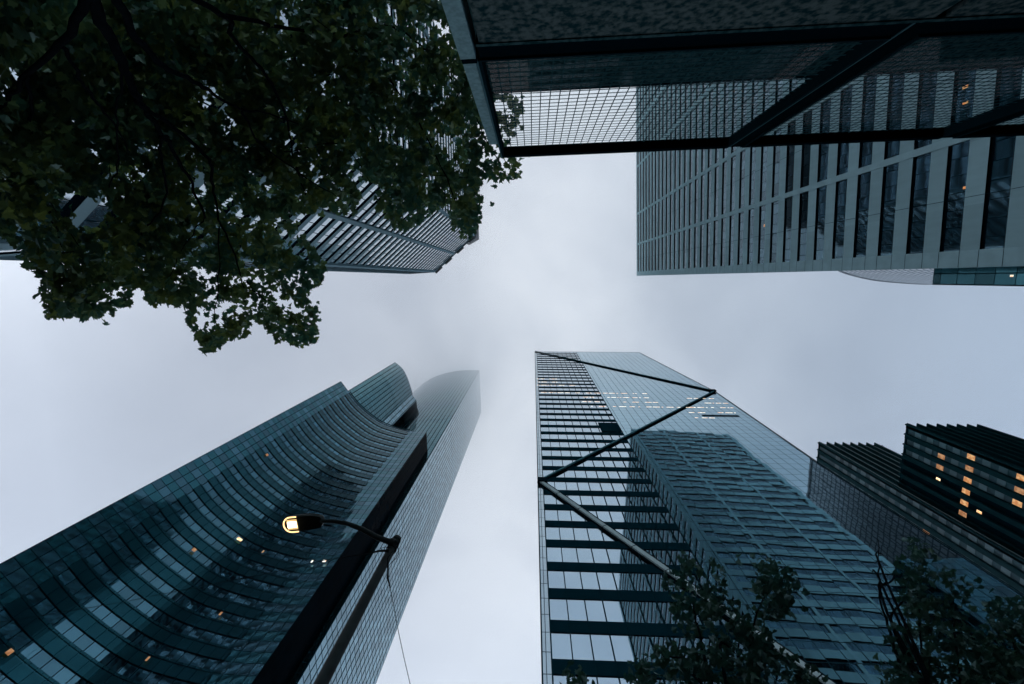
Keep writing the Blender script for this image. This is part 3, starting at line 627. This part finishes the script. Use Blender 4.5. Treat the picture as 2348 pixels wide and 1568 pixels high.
# half outline of a maple leaf, stem at (0,0), tip at (0,1)
HALF = [(0.0, .0), (.20, -.10), (.30, .08), (.55, .12), (.44, .26), (.62, .52), (.36, .46), (.24, .56), (.22, .76), (.0, 1.05)]
def leaves(name, pos, size, parent, mat, tone, droop=.5):
    """one mesh of maple leaves; each leaf is two half blades folded along the midrib"""
    n = len(pos); h = len(HALF); H2 = np.array(HALF)
    base = np.zeros((2*h, 3)); base[:h, 0] = H2[:, 0]; base[:h, 1] = H2[:, 1]; base[h:, 0] = -H2[:, 0]; base[h:, 1] = H2[:, 1]
    base[:, 2] = np.abs(base[:, 0])*.22-base[:, 1]**2*.12; base[:, 1] -= .45
    az = RNG.uniform(0, 2*np.pi, n); tilt = RNG.normal(0, droop, n); roll = RNG.normal(0, droop, n)
    ca, sa, ct, st_, cr_, sr = np.cos(az), np.sin(az), np.cos(tilt), np.sin(tilt), np.cos(roll), np.sin(roll)
    one, zero = np.ones(n), np.zeros(n)
    Rz = np.array([[ca, -sa, zero], [sa, ca, zero], [zero, zero, one]]).transpose(2, 0, 1)
    Rx = np.array([[one, zero, zero], [zero, ct, -st_], [zero, st_, ct]]).transpose(2, 0, 1)
    Ry = np.array([[cr_, zero, sr], [zero, one, zero], [-sr, zero, cr_]]).transpose(2, 0, 1)
    Rm = Rz @ Rx @ Ry
    V = np.einsum('nij,kj->nki', Rm, base)*size[:, None, None]+pos[:, None, :]
    me = bpy.data.meshes.new(name); me.vertices.add(n*2*h); me.vertices.foreach_set('co', V.astype(np.float32).ravel())
    idx = (np.arange(n)[:, None]*2*h+np.concatenate([np.arange(h), h+np.arange(h)[::-1]])[None, :]).ravel().astype(np.int32)
    me.loops.add(n*2*h); me.loops.foreach_set('vertex_index', idx); me.polygons.add(2*n)
    me.polygons.foreach_set('loop_start', (np.arange(2*n)*h).astype(np.int32))
    me.update(calc_edges=True)
    a = me.attributes.new('tone', 'FLOAT', 'FACE'); a.data.foreach_set('value', np.repeat(tone, 2).astype(np.float32))
    me.materials.append(mat); o = bpy.data.objects.new(name, me); COL.objects.link(o); o.parent = parent; return o
def inpoly(x, y, poly):
    c = False; j = len(poly)-1
    for i in range(len(poly)):
        (xi, yi), (xj, yj) = poly[i], poly[j]
        if (yi > y) != (yj > y) and x < (xj-xi)*(y-yi)/(yj-yi)+xi: c = not c
        j = i
    return c
def branch_pts(pts, sub=5, wob=.05, rnd=None):
    q = [Vector(p) for p in pts]; q = [q[0]]+q+[q[-1]]; res = []
    for i in range(1, len(q)-2):
        for j in range(sub):
            t = j/sub; p0, p1, p2, p3 = q[i-1:i+3]
            res.append(.5*((2*p1)+(p2-p0)*t+(2*p0-5*p1+4*p2-p3)*t*t+(3*p1-p0-3*p2+p3)*t**3)+Vector((rnd.uniform(-wob, wob), rnd.uniform(-wob, wob), rnd.uniform(-wob, wob)))*.5)
    res.append(q[-1]); return res
BARK = plain('bark', (.004, .006, .008), .9, noise=.4, scale=9)
def big_maple():
    rnd = random.Random(5)
    T = empty('maple_tree', 'large dark maple whose leafy branches fill the upper left of the view', 'tree', (-4.6, -3.6, 0))
    base = Vector((-4.6, -3.6, 0)); fork = Vector((-4.35, -3.1, EYE+3.2))
    m = MB(); m.tube([base, base+Vector((.02, .03, .5)), base.lerp(fork, .6), fork, fork+Vector((-.1, -.5, 1.8))], [.34, .24, .20, .17, .12], 14); m.build('trunk', BARK, T, smooth=True)
    BR = [([(190, -80, 4.2), (215, 0, 5.0), (266, 118, 6.0), (307, 200, 6.8), (327, 240, 7.2), (368, 307, 7.8), (390, 333, 8.2), (440, 420, 9), (470, 500, 9.6)], .10, .02),
          ([(327, 240, 7.2), (440, 327, 8.2), (483, 373, 8.6), (486, 425, 9), (500, 500, 9.4), (540, 590, 10), (560, 660, 10.4)], .05, .012),
          ([(250, -60, 4.4), (317, 87, 6), (373, 148, 6.8), (445, 184, 7.6), (491, 215, 8.2), (552, 250, 9), (620, 262, 9.8), (720, 300, 11)], .07, .012),
          ([(200, -100, 4.2), (190, 20, 5.2), (133, 102, 6), (66, 174, 6.8), (0, 250, 7.6), (-60, 350, 8.5)], .08, .02),
          ([(133, 102, 6), (148, 118, 6.2), (190, 190, 6.8), (225, 240, 7.4), (266, 286, 8), (300, 350, 8.6)], .04, .012),
          ([(368, 307, 7.8), (372, 358, 8.2), (378, 460, 9), (340, 520, 9.6), (307, 558, 10), (260, 620, 10.6)], .035, .01),
          ([(250, -80, 4.4), (400, -20, 6.5), (520, 40, 8), (535, 90, 8.4), (600, 160, 9.2), (650, 250, 10), (670, 350, 10.8), (700, 450, 11.4)], .075, .012),
          ([(520, 40, 8), (640, 60, 9.6), (760, 90, 11), (860, 150, 12), (940, 250, 12.6), (1000, 360, 13), (1050, 470, 13.4)], .055, .012),
          ([(760, 90, 11), (880, 60, 12.4), (960, 100, 12.8), (1020, 160, 13), (1080, 250, 13.4), (1120, 330, 13.6), (1150, 380, 13.8)], .04, .010),
          ([(66, 174, 6.8), (70, 260, 7.6), (75, 360, 8.4), (100, 460, 9.2), (140, 560, 10), (170, 640, 10.6)], .04, .01),
          ([(266, 118, 6), (280, 180, 6.6), (268, 260, 7.4), (270, 360, 8.2), (250, 430, 8.8)], .03, .01),
          ([(860, 150, 12), (850, 250, 12.4), (880, 350, 12.8), (920, 430, 13.2), (930, 490, 13.4)], .03, .009),
          ([(552, 250, 9), (600, 330, 9.8), (690, 400, 10.8), (770, 450, 11.6)], .03, .009),
          ([(560, 640, 10.4), (600, 680, 10.6), (650, 710, 10.8), (690, 750, 10.9)], .016, .007), ([(500, 520, 9.4), (500, 640, 10), (490, 740, 10.4)], .018, .007),
          ([(470, 500, 9.6), (420, 570, 10), (380, 650, 10.4)], .018, .007), ([(650, 350, 10.6), (780, 330, 11.8), (850, 420, 12.4)], .022, .008)]
    for pts, r0, r1 in BR:
        w = branch_pts([at(*p) for p in pts], 5, .06, rnd); n = len(w); m = MB()
        m.tube(w, [r0*.72+(r1-r0*.72)*(i/(n-1)) for i in range(n)], 8); m.build('branch', BARK, T, smooth=True)
    # foliage masses: (outline in the photograph, height range above the eye, clumps)
    OUT = [(-60, -60), (1022, -60), (1040, 60), (1062, 140), (1085, 200), (1120, 235), (1165, 215), (1196, 240), (1188, 290), (1160, 330), (1192, 375), (1188, 405), (1150, 415), (1108, 400), (1112, 360), (1095, 345), (1098, 440), (1100, 520), (1078, 545),
           (1056, 520), (1035, 470), (1000, 470), (985, 500), (930, 522), (905, 515), (880, 470), (905, 425), (850, 415), (828, 375), (850, 350), (800, 340), (790, 400), (826, 450), (812, 488), (740, 470), (700, 485), (655, 488), (640, 500), (690, 545),
           (722, 600), (748, 625), (712, 665), (688, 695), (722, 720), (722, 785), (690, 795), (608, 765), (612, 735), (560, 740), (540, 775), (470, 806), (445, 770), (430, 735), (436, 695), (345, 692), (330, 655), (300, 655), (290, 690), (265, 705), (250, 722), (110, 724), (95, 685), (108, 640), (50, 600), (60, 575), (-10, 530), (-60, 500)]
    HOLES = [[(150, 440), (245, 450), (240, 515), (170, 525), (130, 505)], [(200, 310), (240, 330), (225, 370), (198, 350)], [(440, 385), (480, 395), (470, 440), (430, 420)], [(1005, 30), (1035, 40), (1050, 95), (1020, 95)], [(880, 0), (915, 20), (920, 60), (895, 50)],
             [(0, 520), (50, 530), (60, 560), (0, 560)]]
    pos = []; ton = []; siz = []; tw_n = 0
    def hgt(x, y): return 7.4+ (max(0, x)/1150)*5.8+(max(0, y)/800)*2.6
    x0, x1, y0, y1 = -60, 1200, -60, 810; tries = 0; n_cl = 0; want = 880
    centers = []
    while n_cl < want and tries < 20000:
        tries += 1; x = rnd.uniform(x0, x1); y = rnd.uniform(y0, y1)
        if not inpoly(x, y, OUT) or any(inpoly(x, y, h) for h in HOLES): continue
        h = hgt(x, y)*rnd.uniform(.88, 1.16); c = Vector(at(x, y, h)); r = rnd.uniform(.26, .48); n_cl += 1
        centers.append(c); tn = min(1, max(0, rnd.gauss(.35, .28)))
        k = rnd.randint(24, 40)
        for _ in range(k):
            d = Vector((rnd.gauss(0, 1), rnd.gauss(0, 1), rnd.gauss(0, .55))); p = c+d*r*.55
            z = p.z-EYE; dd = MW.T @ np.array([p.x, p.y, z]); qx, qy = CX+CAMF*dd[0]/dd[2], CY+CAMF*dd[1]/dd[2]
            if not inpoly(qx, qy, OUT) and rnd.random() < .93: continue
            if any(inpoly(qx, qy, hh) for hh in HOLES) and rnd.random() < .9: continue
            if qx > 1010 and qy < 230 and rnd.random() < .6 and z < 9: continue
            pos.append(tuple(p)); siz.append(rnd.uniform(.11, .22)); ton.append(min(1, max(0, tn+rnd.gauss(0, .15))))
        if rnd.random() < .35 and len(centers) > 4:
            o = min(centers[:-1], key=lambda q: (q-c).length if (q-c).length > .25 else 9)
            if tw_n < 90: tw_n += 1; twig = MB(); twig.tube([c, c.lerp(o, .5)+Vector((0, 0, -.04)), o], [.005, .008, .010], 5); twig.build('twig', BARK, T)
    # leaves crowding the rim so the outline stays ragged
    for i in range(len(OUT)-1):
        a, b = OUT[i], OUT[i+1]; l = math.dist(a, b)
        for _ in range(int(l/3.0)):
            t = rnd.random(); x, y = a[0]+(b[0]-a[0])*t, a[1]+(b[1]-a[1])*t
            if x < 2 and y < 500: continue
            if y < 2: continue
            cx_, cy_ = (x*.97+500*.03, y*.96+300*.04); p = at(x+(cx_-x)*rnd.uniform(-.1, 1.3)+rnd.gauss(0, 5), y+(cy_-y)*rnd.uniform(-.1, 1.3)+rnd.gauss(0, 5), hgt(x, y)*rnd.uniform(.95, 1.05))
            pos.append(p); siz.append(rnd.uniform(.13, .23)); ton.append(rnd.uniform(0, .6))
    lm = leafmat('maple_leaf', (.034, .105, .064), (.145, .20, .045), .5)
    leaves('crown', np.array(pos), np.array(siz), T, lm, np.array(ton))
big_maple()
def young_maple(label, base, stems, lobes, seed, dens=1.):
    rnd = random.Random(seed); T = empty('young_maple', label, 'tree', (base[0], base[1], 0), 'young maples along the lower right')
    top = Vector(stems[0][0][0] if False else at(*stems[0][0])); b = Vector((base[0], base[1], 0)); m = MB()
    m.tube([b, b+Vector((0, 0, .3)), b.lerp(top, .5)+Vector((.05, -.03, 0)), top], [.13, .085, .07, .045], 10); m.build('trunk', BARK, T, smooth=True)
    for i, st in enumerate(stems):
        w = [at(*p) for p in st]
        if i: w = [tuple(top)]+w
        w = branch_pts(w, 5, .03, rnd); n = len(w); m = MB(); m.tube(w, [.034-(.026)*k/(n-1) for k in range(n)], 7); m.build('branch', BARK, T, smooth=True)
    pos, siz, ton = [], [], []; tn_ = 0
    for (x, y, rx, ry, h) in lobes:
        k = int(rx*ry/330*dens)+2; R0 = rx/1043*h
        cc = Vector(at(x, y, h))
        for _ in range(k):
            a = rnd.uniform(0, 6.283); q = math.sqrt(rnd.random()); X, Y = x+rx*q*math.cos(a), y+ry*q*math.sin(a); c = Vector(at(X, Y, h+rnd.uniform(-.5, .5)))
            tn = max(0, min(1, rnd.gauss(.35, .25)))
            if rnd.random() < .5 and tn_ < 60: tn_ += 1; tw = MB(); tw.tube([cc, cc.lerp(c, .6)+Vector((0, 0, -.03)), c], [.006, .005, .003], 4); tw.build('twig', BARK, T)
            for _ in range(rnd.randint(8, 15)):
                p = c+Vector((rnd.gauss(0, .10), rnd.gauss(0, .10), rnd.gauss(0, .10))); pos.append(tuple(p)); siz.append(rnd.uniform(.08, .15)); ton.append(max(0, min(1, tn+rnd.gauss(0, .12))))
    leaves('crown', np.array(pos), np.array(siz), T, LEAF2, np.array(ton), .65)
LEAF2 = leafmat('young_maple_leaf', (.008, .042, .034), (.030, .075, .042), .45)
young_maple('young maple with two leafy tops, in front of the braced glass tower', (4.6, 7.2),
    [[(1690, 1700, 5.2), (1650, 1620, 6.2), (1620, 1530, 7.1), (1600, 1440, 7.9), (1590, 1380, 8.4), (1600, 1300, 9.0)], [(1722, 1600, 6.4), (1722, 1500, 7.2), (1730, 1420, 7.9), (1760, 1350, 8.6), (1790, 1300, 9)], [(1600, 1560, 6.6), (1560, 1510, 7), (1520, 1505, 7.2)], [(1650, 1480, 7.4), (1690, 1500, 7.6)]],
    [(1600, 1292, 34, 22, 9), (1560, 1320, 34, 26, 8.8), (1625, 1330, 40, 36, 8.8), (1590, 1375, 48, 34, 8.4), (1650, 1385, 36, 32, 8.3), (1600, 1430, 56, 34, 8), (1670, 1450, 46, 34, 7.8), (1620, 1490, 60, 40, 7.5), (1520, 1505, 38, 20, 7.2), (1500, 1545, 44, 26, 7), (1580, 1545, 60, 40, 6.9), (1660, 1540, 60, 40, 6.9),
     (1740, 1310, 34, 22, 9), (1790, 1300, 44, 20, 9), (1760, 1350, 44, 30, 8.6), (1800, 1345, 34, 34, 8.6), (1740, 1400, 44, 34, 8.2), (1790, 1395, 32, 26, 8.2), (1740, 1455, 52, 34, 7.8), (1775, 1500, 54, 34, 7.4), (1740, 1550, 72, 36, 7), (1840, 1545, 36, 20, 7), (1310, 1562, 28, 12, 6.9), (1480, 1580, 40, 20, 6.9)], 21)
young_maple('young maple with one bare twiggy stem, right of centre at the bottom edge', (8.6, 7.4),
    [[(2200, 1720, 5.6), (2160, 1640, 6.4), (2125, 1560, 7.2), (2110, 1470, 8.0), (2105, 1380, 8.8), (2095, 1290, 9.7)], [(2080, 1560, 7.2), (2040, 1450, 8.1), (2018, 1370, 8.9), (2014, 1300, 9.6), (2012, 1235, 10.3)], [(2200, 1560, 7.2), (2190, 1450, 8.1), (2180, 1340, 9.2)], [(2045, 1440, 8.1), (2070, 1380, 8.8), (2085, 1350, 9)],
     [(2020, 1370, 8.9), (2045, 1330, 9.4), (2052, 1300, 9.8)], [(2016, 1330, 9.3), (2000, 1310, 9.5)], [(2014, 1290, 9.7), (2024, 1272, 9.9)]],
    [(2095, 1262, 24, 20, 10), (2105, 1300, 30, 26, 9.6), (2085, 1345, 34, 28, 9.1), (2120, 1370, 38, 28, 8.9), (2090, 1410, 46, 30, 8.5), (2130, 1440, 40, 30, 8.3), (2080, 1470, 52, 30, 8), (2130, 1510, 60, 36, 7.6), (2060, 1530, 44, 36, 7.4), (2120, 1560, 74, 30, 7.2),
     (2165, 1315, 30, 22, 9.5), (2195, 1345, 30, 26, 9.2), (2180, 1395, 40, 30, 8.7), (2200, 1440, 42, 30, 8.3), (2190, 1490, 46, 36, 7.9), (2220, 1545, 50, 34, 7.3)], 33, .95)
young_maple('dense young maple filling the bottom right corner', (11.5, 8.2),
    [[(2420, 1700, 6.2), (2380, 1600, 7.2), (2340, 1520, 8), (2310, 1440, 8.7)], [(2380, 1500, 8.2), (2345, 1430, 8.9)], [(2300, 1560, 7.4), (2270, 1500, 7.9)]],
    [(2280, 1395, 24, 20, 9.2), (2310, 1405, 34, 26, 9.1), (2345, 1420, 34, 34, 9), (2290, 1445, 38, 32, 8.7), (2340, 1470, 44, 36, 8.5), (2280, 1500, 44, 34, 8.2), (2330, 1530, 52, 40, 7.9), (2270, 1560, 50, 30, 7.5), (2390, 1480, 40, 50, 8.4), (2350, 1570, 50, 30, 7.5)], 44, 1.35)
# ================================================================ LOW CLOUD wrapping the skyscraper's top
def cloud():
    m = MB(); m.prism([(-335, -335), (335, -335), (335, 335), (-335, 335)], 183, 289.5)
    t_ = bpy.data.materials.new('cloud_vapour'); t_.use_nodes = True; t = t_.node_tree; t.nodes.clear()
    v = t.nodes.new('ShaderNodeVolumePrincipled'); v.inputs['Color'].default_value = (.985, .99, 1, 1); v.inputs['Density'].default_value = .0098; v.inputs['Anisotropy'].default_value = .85
    oo = t.nodes.new('ShaderNodeOutputMaterial'); t.links.new(v.outputs[0], oo.inputs['Volume'])
    m.build('low_cloud', t_, kind='stuff')
cloud()
settle()
